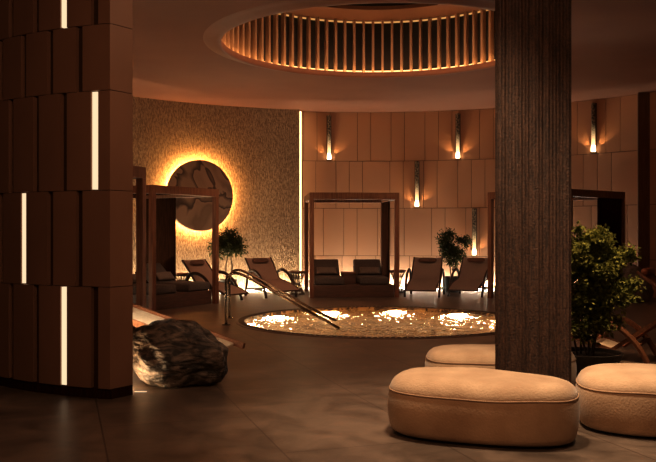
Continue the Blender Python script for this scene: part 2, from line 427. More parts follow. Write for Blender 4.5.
# end block and back
E0 = qpt(a_end, QR, 0); E1 = Vector((-1.965, 8.25, 0)); 
mbk = MB()
back = [E1 + Vector((0, 0, 0))] + [qpt(a, QR - .3, 0) for a in aa[3:]]
for z0, z1 in zip(rowz[:-1], rowz[1:]):
    mbk.quad_strip([[E0 + Vector((0, 0, z0 + .003)), E1 + Vector((0, 0, z0 + .003))], [E0 + Vector((0, 0, z1 - .003)), E1 + Vector((0, 0, z1 - .003))]])
mbk.quad_strip([[p + Vector((0, 0, .1)) for p in back], [p + Vector((0, 0, CEIL)) for p in back]])
mbk.build('end_face', M['part'], wp)
# recessed dark plinth
mbk = MB()
ring = [qpt(a, QR - .02, 0) for a in aa]; 
mbk.quad_strip([[p for p in ring], [p + Vector((0, 0, .1)) for p in ring]])
mbk.quad_strip([[qpt(a_end, QR - .02, 0), E1 + Vector((-.015, -.005, 0))], [qpt(a_end, QR - .02, .1), E1 + Vector((-.015, -.005, .1))]])
mbk.quad_strip([[p for p in back], [p + Vector((0, 0, .1)) for p in back]])
struct(mbk.build('baseboard_partition', M['wood_dark']))

# light strips set in the grooves
for (col, i, lab) in [(colA[1], 0, 'tall warm white light strip in the lowest row of partition panels'),
                      (colB[2], 1, 'warm white light strip nearest the left edge of the partition'),
                      (colA[0], 2, 'warm white light strip nearest the end of the partition, high up'),
                      (colA[1], 4, 'warm white light strip cut off by the top of the photo')]:
    m2 = MB(); g = gw * .70
    z0, z1 = rowz[i] + .01, rowz[i + 1] - .01
    r0, r1 = QR - .045, QR - .006
    m2.hexa([qpt(col - g, r1, z0), qpt(col + g, r1, z0), qpt(col + g, r0, z0), qpt(col - g, r0, z0),
             qpt(col - g, r1, z1), qpt(col + g, r1, z1), qpt(col + g, r0, z1), qpt(col - g, r0, z1)])
    tag(m2.build('light_strip', M['led_part']), lab, 'light strip', 'light strips in the curved partition')

mb = MB(); mb.box(-1.985, -1.86, 8.40, 8.425, 0, .006); tag(mb.build('floor_glow_line', M['led_part']), 'glowing strip standing in for a floor reflection between the partition end and the boulder', 'floor reflection')  # glowing strip added for light mirrored in the floor, no fixture
# ------------------------------------------------------------------ oculus
oc = thing('ceiling_oculus', 'big round ceiling opening lined with glowing upright slats', 'ceiling light', (CX, OCY, CEIL))
mb = MB()
prof = [(OR - .02, .05), (OR - .03, .05), (OR - .03, -.055), (OR - .02, -.07), (OR + .02, -.072), (OR + .07, -.06), (OR + .13, -.03), (OR + .20, -.008), (OR + .30, .002), (OR + .33, .03)]
mb.lathe(prof, 128, cap=False); mb.build('rounded_lip', M['lip'], oc, smooth=True)
mb = MB(); mb.lathe([(OR - .02, .05), (OR - .02, .01), (OR + .30, .01)], 128, cap=False); mb.build('ledge', M['slat'], oc)
mb = MB(); mb.lathe([(OR + .30, .02), (OR + .30, 1.22)], 96, cap=False); mb.build('drum', M['drum'], oc, smooth=True)
mb = MB(); mb.lathe([(OR + .30, 1.22), (2.2, 1.22), (2.2, 1.3)], 96, cap=False); mb.build('top_plate', M['lip'], oc)
mb = MB(); mb.lathe([(2.22, 1.28), (2.22, 2.2), (.01, 2.2)], 96, cap=False); mb.build('upper_void', M['drum'], oc)
for rr, z, mm in ((OR + .0, .015, 'led_trough'), (OR + .20, .09, 'led_ring'), (OR + .20, 1.19, 'led_top')):
    mb = MB(); mb.lathe([(rr, z), (rr + .03, z), (rr + .03, z + .035), (rr, z + .035), (rr, z)], 96, cap=False)
    mb.build('light_ring', M[mm], oc)
NS = 92
slat0 = None
for k in range(NS):
    if slat0 is None:
        mb = MB(); mb.box(OR + .05, OR + .18, -.026, .026, .03, 1.22)
        slat0 = mb.build('slat', M['slat'], oc, bevel=.006)
    else:
        s = slat0.copy(); COL.objects.link(s); s.parent = oc; s.rotation_euler = (0, 0, 2 * PI * k / NS)

# ------------------------------------------------------------------ pool
pool = thing('plunge_pool', 'round sunken pool with glittering lit water', 'pool', (PCX, PCY, 0))
mb = MB(); mb.lathe([(PR, 0.0), (PR, .006), (PR - .03, .012), (PR - .13, .012), (PR - .16, 0)], 128, cap=False); mb.build('stone_rim', M['coping'], pool, smooth=False)
mb = MB(); 
for k in range(180):
    a = 2 * PI * k / 180
    T = Matrix.Rotation(a, 4, 'Z')
    mb.box(PR - .155, PR - .055, -.03, .03, .012, .02, T)
gr = mb.build('drain_grate', M['grate'], pool); 
WR = PR - .16
mb = MB(); mb.lathe([(WR, 0), (WR, -.50), (WR - .10, -.58), (1.2, -.6), (.01, -.6)], 128, cap=False); mb.build('basin', M['glitter_mosaic'], pool)
mb = MB(); rows = []
nr = 110
for i in range(nr + 1):
    rr = .02 + (WR - .025) * i / nr
    row = []
    for j in range(260):
        a = 2 * PI * j / 260
        x, y = rr * math.cos(a), rr * math.sin(a)
        z = -.05 + .024 * noise.noise(Vector((x * 2.2, y * 2.2, 1.7))) + .040 * noise.noise(Vector((x * 3.4, y * 3.4, 4.2))) + .013 * noise.noise(Vector((x * 8, y * 8, 9.1)))
        row.append((x, y, z))
    rows.append(row)
mb.quad_strip(rows, closed_u=True)
mb.f.append(tuple(range(260)))
wo = mb.build('water', M['water'], pool, smooth=True)
if sum(p.normal.z * p.area for p in wo.data.polygons) < 0: wo.data.flip_normals()
for k in range(11):
    a = 2 * PI * k / 11 + .25
    mb = MB(); T = Matrix.Rotation(a, 4, 'Z') @ Matrix.Translation((WR - .02, 0, -.30)) @ Matrix.Rotation(PI / 2, 4, 'Y')
    n = 16
    mb.quad_strip([[T @ Vector((.15 * math.cos(2 * PI * q / n), .15 * math.sin(2 * PI * q / n), zz)) for q in range(n)] for zz in (0, -.025)], closed_u=True, caps=True)
    mb.build('underwater_lamp', M['led_pool'], pool)

# handrails
def handrail(xp, y, label, xe):
    t = thing('pool_handrail', label, 'handrail', (xp, y, 0), 0, 'metal handrails running down into the pool')
    d = xe - xp
    path = [(0, 0, 0), (0, 0, .5), (0, 0, .72), (.02, 0, .83), (.09, 0, .895), (.21, 0, .905), (.36, 0, .845), (.6, 0, .715), (1.0, 0, .492), (1.5, 0, .213), (d, 0, -.06)]
    mb = MB(); mb.tube(spline(path, 6), .025, 12); mb.build('rail', M['steel'], t, smooth=True)
    mb = MB(); mb.lathe([(.001, 0), (.075, 0), (.075, .012), (.04, .018), (.001, .018)], 20, cap=False); mb.build('floor_flange', M['steel'], t, smooth=False)
    return t
handrail(-1.79, 14.4, 'bronze handrail with its post nearer the camera, sloping into the pool', .20)
handrail(-1.87, 15.55, 'bronze handrail behind the other, sloping into the pool', .16)

# ------------------------------------------------------------------ cabanas
def frame_of(FL, FR):
    u = (Vector((*FR, 0)) - Vector((*FL, 0))); W = u.length; u.normalize(); v = Vector((-u.y, u.x, 0))
    return math.atan2(u.y, u.x), W
def cabana(FL, FR, depth, label, beds=True):
    rz, W = frame_of(FL, FR)
    t = thing('canopy_daybed', label, 'daybed', (*FL, 0), rz, 'timber canopy daybeds around the pool')
    HT = 2.6; h = .055
    for u in (0, W):
        for v in (0, depth):
            mb = MB(); mb.box(u - h, u + h, v - h, v + h, 0, HT - .17); mb.build('post', M['wood'], t, bevel=.006)
    for v in (0, depth):
        mb = MB(); mb.box(-h, W + h, v - h, v + h, HT - .17, HT); mb.build('beam', M['wood'], t, bevel=.006)
    for u in (0, W):
        mb = MB(); mb.box(u - h, u + h, h, depth - h, HT - .17, HT); mb.build('beam', M['wood'], t, bevel=.006)
    mb = MB()
    n = 9
    for k in range(n):
        v = .2 + (depth - .4) * k / (n - 1)
        mb.box(h, W - h, v - .075, v + .075, HT - .10, HT - .06)
    mb.build('slatted_roof', M['wood_dark'], t, bevel=0)
    mb = MB(); mb.box(W - .02, W + .02, depth - 1.1, depth - h, .0, HT - .17); mb.build('side_screen', M['wood_dark'], t, bevel=.004)
    mb = MB(); mb.box(h, W - h, .06, depth - .08, .0, .31); mb.build('platform', M['plinth'], t, bevel=.01)
    return t, rz, W
def local(FL, rz, u, v, z=0):
    c, s = math.cos(rz), math.sin(rz)
    return (FL[0] + u * c - v * s, FL[1] + u * s + v * c, z)

def pad_mesh(w, l, h, r):     # soft rounded slab, origin at its underside centre-front
    mb = MB(); mb.box(-w / 2, w / 2, 0, l, 0, h)
    return mb
def mattress(label):
    t = thing('daybed_mattress', label, 'mattress', (0, 0, 0), 0, 'charcoal mattresses on the canopy daybeds')
    mb = MB(); mb.box(-.37, .37, 0, 1.2, .004, .19); mb.build('seat_pad', M['charcoal'], t, smooth=True, bevel=.05, segs=4)
    mb = MB(); T = Matrix.Translation((0, 1.16, .14)) @ Matrix.Rotation(R(42), 4, 'X')
    mb.box(-.36, .36, 0, .58, -.03, .10, T); mb.build('back_pad', M['charcoal'], t, smooth=True, bevel=.04, segs=4)
    mb = MB(); T2 = Matrix.Translation((0, 1.24, .0)) @ Matrix.Rotation(R(42), 4, 'X')
    mb.box(-.35, .35, .12, .56, .015, .04, T2); mb.build('back_support', M['wood_dark'], t)
    return t
def pillow(label):
    mb = MB(); n = 12
    rows = []
    for i in range(n + 1):
        row = []
        for j in range(n + 1):
            x = -1 + 2 * i / n; y = -1 + 2 * j / n
            hgt = .062 * (max(0, 1 - abs(x) ** 3.2) ** .6) * (max(0, 1 - abs(y) ** 3.2) ** .6)
            k = 1 - .06 * (1 - abs(x)) * abs(y) ** 2
            row.append((x * .28 * (1 - .05 * (1 - y * y)), y * .12 * (1 - .05 * (1 - x * x)), hgt))
        rows.append(row)
    mb.quad_strip(rows)
    mb.quad_strip([[(p[0], p[1], -p[2]) for p in r] for r in rows])
    o = mb.build('pillow', M['charcoal2'], None, smooth=True)
    bm = bmesh.new(); bm.from_mesh(o.data); bmesh.ops.remove_doubles(bm, verts=bm.verts, dist=1e-4); bmesh.ops.recalc_face_normals(bm, faces=bm.faces); bm.to_mesh(o.data); bm.free()
    return tag(o, label, 'pillow', 'pillows on the canopy daybeds')

M0 = None; P0 = None; K0 = None
def furnish(FL, rz, W, where, ulist, names):
    global M0, P0
    for u, nm in zip(ulist, names):
        loc = local(FL, rz, u, .05, .31)
        lab = 'charcoal mattress with raised back, %s in the %s' % (nm, where)
        if M0 is None: M0 = mattress(lab); M0.location = loc; M0.rotation_euler = (0, 0, rz)
        else: dup(M0, loc, rz, lab)
        loc = local(FL, rz, u + .02, .05 + 1.06, .31 + .305)
        plab = 'pillow on the %s mattress of the %s' % (nm, where)
        rot = Matrix.Rotation(rz, 4, 'Z') @ Matrix.Rotation(R(46), 4, 'X')
        if P0 is None: P0 = pillow(plab); o = P0
        else:
            o = P0.copy(); COL.objects.link(o); o['label'] = plab
        o.location = loc; o.rotation_euler = rot.to_euler()
def console(FL, rz, u, v, label):
    t = thing('console_box', label, 'table', local(FL, rz, u, v, .31), rz, 'low timber consoles between daybed mattresses')
    mb = MB(); mb.box(-.165, .165, 0, .62, .004, .24); mb.build('box', M['plinth'], t, bevel=.01)
    mb = MB(); mb.box(-.17, .17, -.02, .64, .24, .27); mb.build('top', M['wood'], t, bevel=.006)

A_FL, A_FR = (-.40, 20.2), (1.71, 20.38)
t, rz, W = cabana(A_FL, A_FR, 2.3, 'timber canopy daybed standing straight behind the pool')
furnish(A_FL, rz, W, 'canopy daybed behind the pool', (.45, 1.57), ('left', 'right'))
console(A_FL, rz, 1.02, .75, 'low timber console between the two mattresses behind the pool')
B_FL, B_FR = (-3.62, 16.9), (-2.56, 18.66)
t, rz, W = cabana(B_FL, B_FR, 2.3, 'timber canopy daybed in front of the glowing wall disc')
furnish(B_FL, rz, W, 'canopy daybed before the wall disc', (.45, 1.58), ('nearer', 'farther'))
C_FR = (5.45, 18.5); C_FL = (5.45 - 2.2 * .66, 18.5 + 2.2 * .751)
t, rz, W = cabana(C_FL, C_FR, 2.3, 'timber canopy daybed half hidden behind the ribbed pillar')
furnish(C_FL, rz, W, 'canopy daybed behind the pillar', (.46,), ('left',))
D_FR = (-2.78, 12.2); D_FL = (-3.35, 10.25)
t, rz, W = cabana(D_FL, D_FR, 2.3, 'timber canopy daybed mostly hidden behind the curved partition')

# ------------------------------------------------------------------ sun loungers
PROF = [(0, .19), (.14, .255), (.4, .335), (.7, .385), (.92, .42), (1.0, .475), (1.12, .62), (1.28, .80), (1.43, .96)]
def lounger(label, sling):
    t = thing('sun_lounger', label, 'lounger', (0, 0, 0), 0, 'reclining sun loungers along the wall')
    prof = spline([(0, y, z) for y, z in PROF], 4)
    mb = MB(); w = .355
    rows = []
    for x in (-w, -w * .5, 0, w * .5, w):
        s = .018 * (1 - (x / w) ** 2)
        rows.append([(x, p.y, p.z - s) for p in prof])
    mb.quad_strip(rows)
    mb.quad_strip([[(q[0], q[1] + .006, q[2] - .014) for q in r] for r in rows])
    mb.build('sling', M[sling], t, smooth=True)
    for sx in (-1, 1):
        mb = MB(); mb.tube([(sx * (w + .018), p.y, p.z - .012) for p in prof], .024, 6, flat=(1.2, .8)); mb.build('side_rail', M['frame'], t, smooth=True)
        mb = MB(); arm = spline([(0, .24, 0), (0, .30, .16), (0, .44, .38), (0, .62, .55), (0, .84, .645), (0, 1.04, .64), (0, 1.17, .55), (0, 1.24, .35), (0, 1.30, 0)], 5)
        mb.tube([(sx * (w + .075), p.y, p.z) for p in arm], .036, 8, flat=(.8, 1.15)); mb.build('arm_leg', M['frame'], t, smooth=True)
        mb = MB(); mb.box(sx * (w + .075) - .02, sx * (w + .075) + .02, .32, 1.25, .16, .21); mb.build('stretcher', M['frame'], t, bevel=.005)
    for y, z in ((.42, .265), (1.2, .15)):
        mb = MB(); mb.box(-w - .075, w + .075, y, y + .05, z, z + .045); mb.build('cross_bar', M['frame'], t, bevel=.005)
    mb = MB(); mb.box(-w - .03, w + .03, -.025, .03, .165, .195); mb.build('front_bar', M['frame'], t, bevel=.008)
    # head roll
    mb = MB(); c = Vector((0, 1.33, .865))
    n = 14; nx = 10; rows = []
    for i in range(nx + 1):
        x = -1 + 2 * i / nx; k = max(.05, (1 - abs(x) ** 6)) ** .5
        rows.append([(x * .235, c.y - .035 + .045 * k * math.cos(2 * PI * q / n) * .7 + .05 * k * math.sin(2 * PI * q / n) * .67, c.z + .03 + .06 * k * math.sin(2 * PI * q / n)) for q in range(n)])
    mb.quad_strip(rows, closed_u=True, caps=True); mb.build('headrest_roll', M['roll'], t, smooth=True)
    return t
def rz_out(ox, oy): return math.atan2(-ox, oy)
L3 = lounger('dark brown reclining lounger just right of the canopy daybed behind the pool', 'sling')
L3.location = (2.28, 20.2, 0); L3.rotation_euler = (0, 0, rz_out(.25, .97))
dup(L3, (3.33, 20.3, 0), rz_out(.42, .91), 'dark brown reclining lounger with its back partly behind the ribbed pillar')
L2 = lounger('brown reclining lounger with small headrest standing behind the pool handrails', 'sling_rust')
L2.location = (-1.02, 20.1, 0); L2.rotation_euler = (0, 0, rz_out(-.56, .83))
dup(L2, (-2.12, 19.05, 0), rz_out(-.80, .60), 'rust brown reclining lounger under the wall disc, behind a canopy post')

# ------------------------------------------------------------------ woven side tables
def side_table(label):
    t = thing('side_table', label, 'side table', (0, 0, 0), 0, 'hourglass woven side tables')
    mb = MB(); mb.lathe([(.001, .575), (.215, .575), (.23, .585), (.23, .6), (.215, .61), (.001, .61)], 28, cap=False); mb.build('tabletop', M['wood'], t)
    mb = MB()
    def rad(z): q = (z - .27) / .30; return .085 + .125 * abs(q) ** 1.5
    for k in range(16):
        a0 = 2 * PI * k / 16
        for sg in (1, -1):
            pts = [(rad(z) * math.cos(a0 + sg * 1.1 * z), rad(z) * math.sin(a0 + sg * 1.1 * z), z) for z in [0, .06, .13, .2, .27, .34, .41, .48, .54, .575]]
            mb.tube(pts, .008, 4)
    for z in (.015, .14, .27, .42, .55):
        mb.tube([(rad(z) * math.cos(2 * PI * k / 20), rad(z) * math.sin(2 * PI * k / 20), z) for k in range(20)], .011, 5, closed=True)
    mb.build('woven_base', M['weave'], t)
    return t
T0 = side_table('woven hourglass side table left of the canopy daybed behind the pool'); T0.location = (-.80, 21.35, 0)
dup(T0, (1.86, 21.95, 0), .3, 'woven hourglass side table right of the canopy daybed behind the pool')
dup(T0, (-3.6, 20.3, 0), .6, 'woven hourglass side table under the wall disc')

# ------------------------------------------------------------------ plants
def leaf(mb, p, d, up, L, Wd):
    d = d.normalized(); s = d.cross(up)
    if s.length < 1e-3: s = d.orthogonal()
    s.normalize(); nrm = s.cross(d)
    b = len(mb.v)
    for q in (p, p + d * L * .45 + s * Wd * .5 + nrm * L * .05, p + d * L - nrm * L * .08, p + d * L * .45 - s * Wd * .5 + nrm * L * .05): mb.v.append(tuple(q))
    mb.f.append((b, b + 1, b + 2)); mb.f.append((b, b + 2, b + 3))
def rvec(rn):
    while True:
        v = Vector((rn.uniform(-1, 1), rn.uniform(-1, 1), rn.uniform(-1, 1)))
        if .05 < v.length < 1: return v.normalized()
def plant(name, label, loc, pot, stems, clouds, nleaf, lsize, leafm, seed, twigs=60, group=None):
    rn = random.Random(seed)
    t = thing(name, label, 'plant', loc, 0, group)
    pr, ph, pb = pot
    mb = MB(); mb.lathe([(.001, 0), (pb, 0), (pb + .01, .01), (pr, ph), (pr - .03, ph), (pr - .045, ph - .05)], 36, cap=False); mb.build('pot', M['pot'], t, smooth=False)
    mb = MB(); mb.lathe([(pr - .04, ph - .045), (pr * .5, ph - .03), (.001, ph - .025)], 28, cap=False); mb.build('soil', M['soil'], t)
    tops = []
    for st in stems:
        pts = spline(st, 6); n = len(pts)
        mb = MB(); mb.tube(pts, [.022 * lsize[2] * (1 - .65 * i / n) for i in range(n)], 6); mb.build('stem', M['bark'], t, smooth=True)
        tops.append(pts)
    mt = MB(); ml = MB()
    tot = sum(c[4] for c in clouds)
    for (cx, cy, cz, rad, wgt) in clouds:
        c = Vector((cx, cy, cz)); rv = Vector(rad)
        base = min((p for st in tops for p in st[len(st) // 3:]), key=lambda p: (p - c).length + max(0, p.z - c.z) * 1.5)
        nt_ = max(3, int(twigs * wgt / tot))
        for _ in range(nt_):
            d = rvec(rn); rr = rn.uniform(.45, 1.08)
            tip = c + Vector((d.x * rv.x, d.y * rv.y, d.z * rv.z)) * rr
            mid = (base + tip) * .5 + Vector((0, 0, .06)) + rvec(rn) * .04
            tw = spline([base, mid, tip], 5)
            mt.tube(tw, [.007 * lsize[2] * (1 - .7 * i / len(tw)) for i in range(len(tw))], 4)
            for k in range(int(nleaf * wgt / tot / nt_)):
                q = rn.uniform(.45, 1.0) ** .8
                f = q * (len(tw) - 1); i = min(int(f), len(tw) - 2)
                p = tw[i].lerp(tw[i + 1], f - i) + rvec(rn) * rn.uniform(0, .15) * lsize[2]
                dd = (tip - base).normalized() * .5 + rvec(rn) + Vector((0, 0, -.15))
                leaf(ml, p, dd, (Vector((0, 0, 1)) + rvec(rn) * .7).normalized(), rn.uniform(.7, 1.25) * lsize[0], rn.uniform(.8, 1.2) * lsize[1])
    mt.build('twigs', M['bark'], t)
    ml.build('foliage', M[leafm], t)
    return t
plant('potted_tree', 'small potted tree with airy crown before the textured wall', (-2.66, 21.9, 0), (.24, .36, .19),
      [[(-.05, 0, .33), (-.07, .02, .7), (-.02, 0, 1.0), (-.1, .02, 1.3)], [(.05, 0, .33), (.10, 0, .7), (.07, .02, .95), (.16, .03, 1.3)]],
      [(-.12, 0, 1.30, (.30, .26, .24), 3), (.15, .0, 1.38, (.28, .25, .26), 3), (-.38, 0, 1.22, (.18, .15, .16), .8), (.40, 0, 1.18, (.15, .14, .10), .6), (0, .05, 1.55, (.22, .2, .14), 1), (.05, -.05, 1.1, (.3, .2, .14), 1)], 2300, (.10, .045, 1.15), 'leaf_dark', 4, 80)
plant('potted_tree', 'bushy potted tree between the two dark loungers', (3.36, 22.2, 0), (.235, .42, .2),
      [[(-.03, 0, .38), (-.06, 0, .7), (-.12, 0, 1.1), (-.15, 0, 1.5)], [(.03, 0, .38), (.03, .02, .7), (.05, 0, 1.0), (.18, 0, 1.35)]],
      [(-.16, 0, 1.42, (.26, .24, .26), 3), (-.08, 0, 1.08, (.26, .24, .24), 3), (.16, 0, 1.02, (.22, .2, .25), 2), (.30, 0, 1.32, (.2, .18, .16), 1.6), (.02, 0, .8, (.2, .18, .16), 1.2)], 2900, (.085, .036, .95), 'leaf_dark', 9, 90)
plant('potted_shrub', 'large leafy green shrub in a low dark pot beside the pillar', (3.06, 9.72, 0), (.42, .22, .33),
      [[(-.12, -.05, .18), (-.18, -.05, .5), (-.25, 0, .95), (-.3, 0, 1.2)], [(-.05, .05, .18), (-.05, 0, .6), (-.02, 0, 1.1), (.0, 0, 1.5)], [(.02, -.03, .18), (.04, 0, .55), (.12, 0, 1.0), (.2, 0, 1.4)],
       [(.08, .05, .18), (.12, 0, .5), (.3, 0, .9), (.42, 0, 1.25)], [(-.02, -.1, .18), (-.1, -.1, .5), (-.12, -.1, .9), (-.1, -.1, 1.3)], [(.05, -.1, .18), (.1, -.1, .5), (.2, -.1, .8), (.26, -.1, 1.1)]],
      [(.02, 0, 1.45, (.28, .28, .22), 3.2), (-.28, 0, 1.15, (.28, .26, .24), 2.6), (.30, 0, 1.30, (.24, .24, .2), 2.2), (.0, -.1, 1.1, (.34, .3, .28), 3.4), (.12, -.1, .82, (.38, .3, .22), 3), (-.22, -.05, .75, (.26, .26, .2), 2), (.1, -.05, .58, (.3, .25, .12), 1.2), (.5, 0, 1.38, (.14, .14, .1), .5), (-.32, 0, 1.42, (.14, .14, .1), .5), (.2, 0, 1.62, (.12, .12, .1), .5), (-.05, -.15, .5, (.3, .2, .1), .9), (.42, 0, .95, (.2, .2, .2), 1.0)], 17000, (.056, .036, .62), 'leaf', 21, 190)

# ------------------------------------------------------------------ wall disc
ang = math.degrees(math.atan2(-3.46 - CX, 22.15 - CY))
DR = .96
dpos = pol(RT - .22, -32.3, 2.60)
disc = thing('wall_disc', 'round veined stone disc glowing from behind on the textured wall', 'wall art', dpos, R(32.3))
# local: +y points outward to the wall
mb = MB(); n = 96
def ringrow(r, y): return [(r * math.cos(2 * PI * k / n), y, r * math.sin(2 * PI * k / n)) for k in range(n)]
mb.quad_strip([ringrow(.001, -.035), ringrow(DR * .5, -.034), ringrow(DR - .02, -.03), ringrow(DR, -.01), ringrow(DR, .03), ringrow(.001, .03)], closed_u=True); mb.build('stone_face', M['disc'], disc)
mb = MB(); mb.quad_strip([ringrow(DR - .16, .04), ringrow(DR - .06, .04), ringrow(DR - .06, .07), ringrow(DR - .16, .07), ringrow(DR - .16, .04)], closed_u=True); mb.build('halo_light', M['led_halo'], disc)
mb = MB(); mb.quad_strip([ringrow(.3, .03), ringrow(.3, .21)], closed_u=True); mb.build('mounting_drum', M['black'], disc)

# vertical edge light between the two wall finishes
mb = MB()
a0, a1 = A_EDGE + .03, A_EDGE + .20
mb.hexa([pol(RT - .01, a0, .05), pol(RT - .01, a1, .05), pol(RT + .05, a1, .05), pol(RT + .05, a0, .05), pol(RT - .01, a0, 5.05), pol(RT - .01, a1, 5.05), pol(RT + .05, a1, 5.05), pol(RT + .05, a0, 5.05)])
tag(mb.build('edge_light', M['led_edge']), 'thin floor to ceiling light line at the edge of the textured wall', 'light strip')

# wall washers recessed along the foot of the walls
def cove(r0, r1, z0, z1, a_from, a_to, m, label):
    mb = MB(); n = 60
    A = [a_from + (a_to - a_from) * i / n for i in range(n + 1)]
    mb.quad_strip([[pol(r0, a, z0) for a in A], [pol(r1, a, z0) for a in A], [pol(r1, a, z1) for a in A], [pol(r0, a, z1) for a in A]], closed_v=True)
    return tag(mb.build('floor_glow_line', m), label, 'light strip')
cove(RP - .17, RP - .12, .0, .03, -11, 45, M['led_wall'], 'glowing floor light line along the foot of the panelled wall')
cove(RT - .24, RT - .19, .0, .03, -75, A_EDGE - .2, M['led_soft'], 'glowing floor light line along the foot of the textured wall')

# ------------------------------------------------------------------ sconces
def sconce(px, zb, zt, label):
    dx = (px - 328) / F
    r = RP - .02
    A = dx * dx + 1; B = -2 * (CX * dx + CY); C = CX * CX + CY * CY - r * r
    tt = (-B + math.sqrt(B * B - 4 * A * C)) / (2 * A)
    x, y = dx * tt, tt
    rz = math.atan2(-(x - CX), (y - CY))
    t = thing('wall_sconce', label, 'wall light', (x, y, zb), rz, 'slim tube lights on the panelled wall')
    hh = zt - zb
    mb = MB(); mb.lathe([(.045, .18), (.048, .19), (.05, hh - .02), (.045, hh)], 16, c=(0, -.04, 0)); mb.build('glass_tube', M['tube'], t, smooth=True)
    mb = MB(); mb.lathe([(.05, .02), (.062, .05), (.058, .12), (.048, .19)], 16, c=(0, -.04, 0)); mb.build('lamp', M['led_sconce'], t, smooth=True)
    mb = MB(); mb.lathe([(.03, 0), (.062, .0), (.062, .02), (.03, .02)], 16, c=(0, -.04, 0)); mb.build('cap', M['steel'], t)
    mb = MB(); mb.box(-.07, .07, -.004, .02, 0, hh); mb.build('back_plate', M['gap'], t)
    for sx in (-1, 1):
        lo = Vector((x, y, zb)) + Matrix.Rotation(rz, 3, 'Z') @ Vector((sx * .05, -.11, .06))
        spot(lo, lo + Matrix.Rotation(rz, 3, 'Z') @ Vector((sx * .26, .09, .36)), 14, 46, (1, .6, .26), .6, .01)
def aim(o, target):
    d = Vector(target) - Vector(o.location); o.rotation_euler = d.to_track_quat('-Z', 'Y').to_euler()
def spot(loc, tgt, e, deg, col=WARM, blend=.6, size=.08):
    l = bpy.data.lights.new('spot', 'SPOT'); l.energy = e; l.color = col; l.spot_size = R(deg); l.spot_blend = blend; l.shadow_soft_size = size
    o = bpy.data.objects.new('spot_lamp', l); COL.objects.link(o); o.location = loc; aim(o, tgt); return o
def area(loc, tgt, e, sx, sy, col=WARM, shape='RECTANGLE'):
    l = bpy.data.lights.new('area', 'AREA'); l.energy = e; l.color = col; l.shape = shape; l.size = sx; l.size_y = sy
    o = bpy.data.objects.new('area_lamp', l); COL.objects.link(o); o.location = loc; aim(o, tgt); return o
sconce(329, 3.70, 5.0, 'slim tube wall light in the top row, left one above the canopy daybed')
sconce(458, 3.70, 5.0, 'slim tube wall light in the top row, just left of the pillar')
sconce(417, 2.33, 3.66, 'slim tube wall light in the middle row of panels')
sconce(474.5, .95, 2.29, 'lowest slim tube wall light, beside the bushy potted tree')
sconce(594, 3.70, 5.0, 'slim tube wall light right of the pillar')

# ------------------------------------------------------------------ pillar
pl = 0.328
mb = MB(); n = 44; ringp = []
rn = random.Random(5)
def ridge(i): return .007 * (1 if i % 2 else 0) + rn.uniform(-.003, .003)
for side in range(4):
    for i in range(n):
        s = -pl + 2 * pl * i / n
        dd = pl + ridge(i) - (.03 if i == 0 else 0)
        s2 = s + (.03 if i == 0 else 0) * .5
        ringp.append([(s2, -dd), (dd, s2), (-s2, dd), (-dd, -s2)][side])
mb.quad_strip([[(x, y, z) for x, y in ringp] for z in [0, 1, 2, 3, 4, CEIL]], closed_u=True)
PX, PY = 1.935, 7.74
o = mb.build('pillar', M['pillar'], loc=(PX, PY, 0)); o.rotation_euler = (0, 0, -math.atan2(PX, PY))
tag(o, 'massive square pillar with rough vertical ribs rising between the ottomans', 'pillar')

# ------------------------------------------------------------------ ottomans
def ottoman(label, x, y, a, b, rot, seed, n_exp=2.7, taper=0.0, hs=1.04):
    t = thing('ottoman', label, 'ottoman', (x, y, 0), R(rot), 'tan suede ottomans around the pillar')
    K = 96
    def out(s, aa, bb):
        c, si = math.cos(s), math.sin(s)
        xx = aa * math.copysign(abs(c) ** (2 / n_exp), c); yy = bb * math.copysign(abs(si) ** (2 / n_exp), si)
        return xx, yy * (1 - taper * xx / a)
    prof = [(.90, .022), (.94, .035), (.965, .07), (.99, .14), (1.005, .21), (1.0, .28), (.985, .335), (.975, .347), (.976, .357), (.955, .385), (.915, .415), (.85, .44), (.74, .46), (.55, .472), (.3, .478), (.02, .48)]
    mb = MB(); rows = []
    for k, z in prof:
        row = []
        for j in range(K):
            z1 = z * hs
            xx, yy = out(2 * PI * j / K, a - .5 * (1 - k) * 1.0 if k > .7 else a * (k + .10) * .95, b - .5 * (1 - k) if k > .7 else b * (k + .0) * 1.0)
            w = .012 * noise.noise(Vector((xx * 2.3 + seed, yy * 2.3, z * 3)))
            row.append((xx + w * .6, yy + w * .6, z1 + (w if z > .1 else 0)))
        rows.append(row)
    mb.quad_strip(rows, closed_u=True, caps=True)
    mb.build('cushion', M['suede'], t, smooth=True)
    mb = MB(); pts = []
    for j in range(K):
        xx, yy = out(2 * PI * j / K, a - .0125 + .003, b - .0125 + .003)
        w = .012 * noise.noise(Vector((xx * 2.3 + seed, yy * 2.3, .34 * 3)))
        pts.append((xx + w * .6, yy + w * .6, .347 * hs + w))
    mb.tube(pts, .0075, 6, closed=True); mb.build('seam_piping', M['suede_seam'], t, smooth=True)
    mb = MB(); mb.quad_strip([[(*out(2 * PI * j / K, a * .90, b * .86), z) for j in range(K)] for z in (0, .03)], closed_u=True, caps=True); mb.build('plinth', M['black'], t)
    return t
ottoman('tan suede ottoman nearest the camera, in front of the pillar', 1.25, 6.66, .76, .46, -23, 1.3, 2.6, .16)
ottoman('tan suede ottoman cut off by the right edge of the photo', 2.87, 6.85, .77, .48, -12, 5.1, 2.7)
ottoman('tan suede ottoman half hidden behind the pillar', 1.80, 8.585, .78, .42, 3, 9.7, 2.7, 0.0, .93)

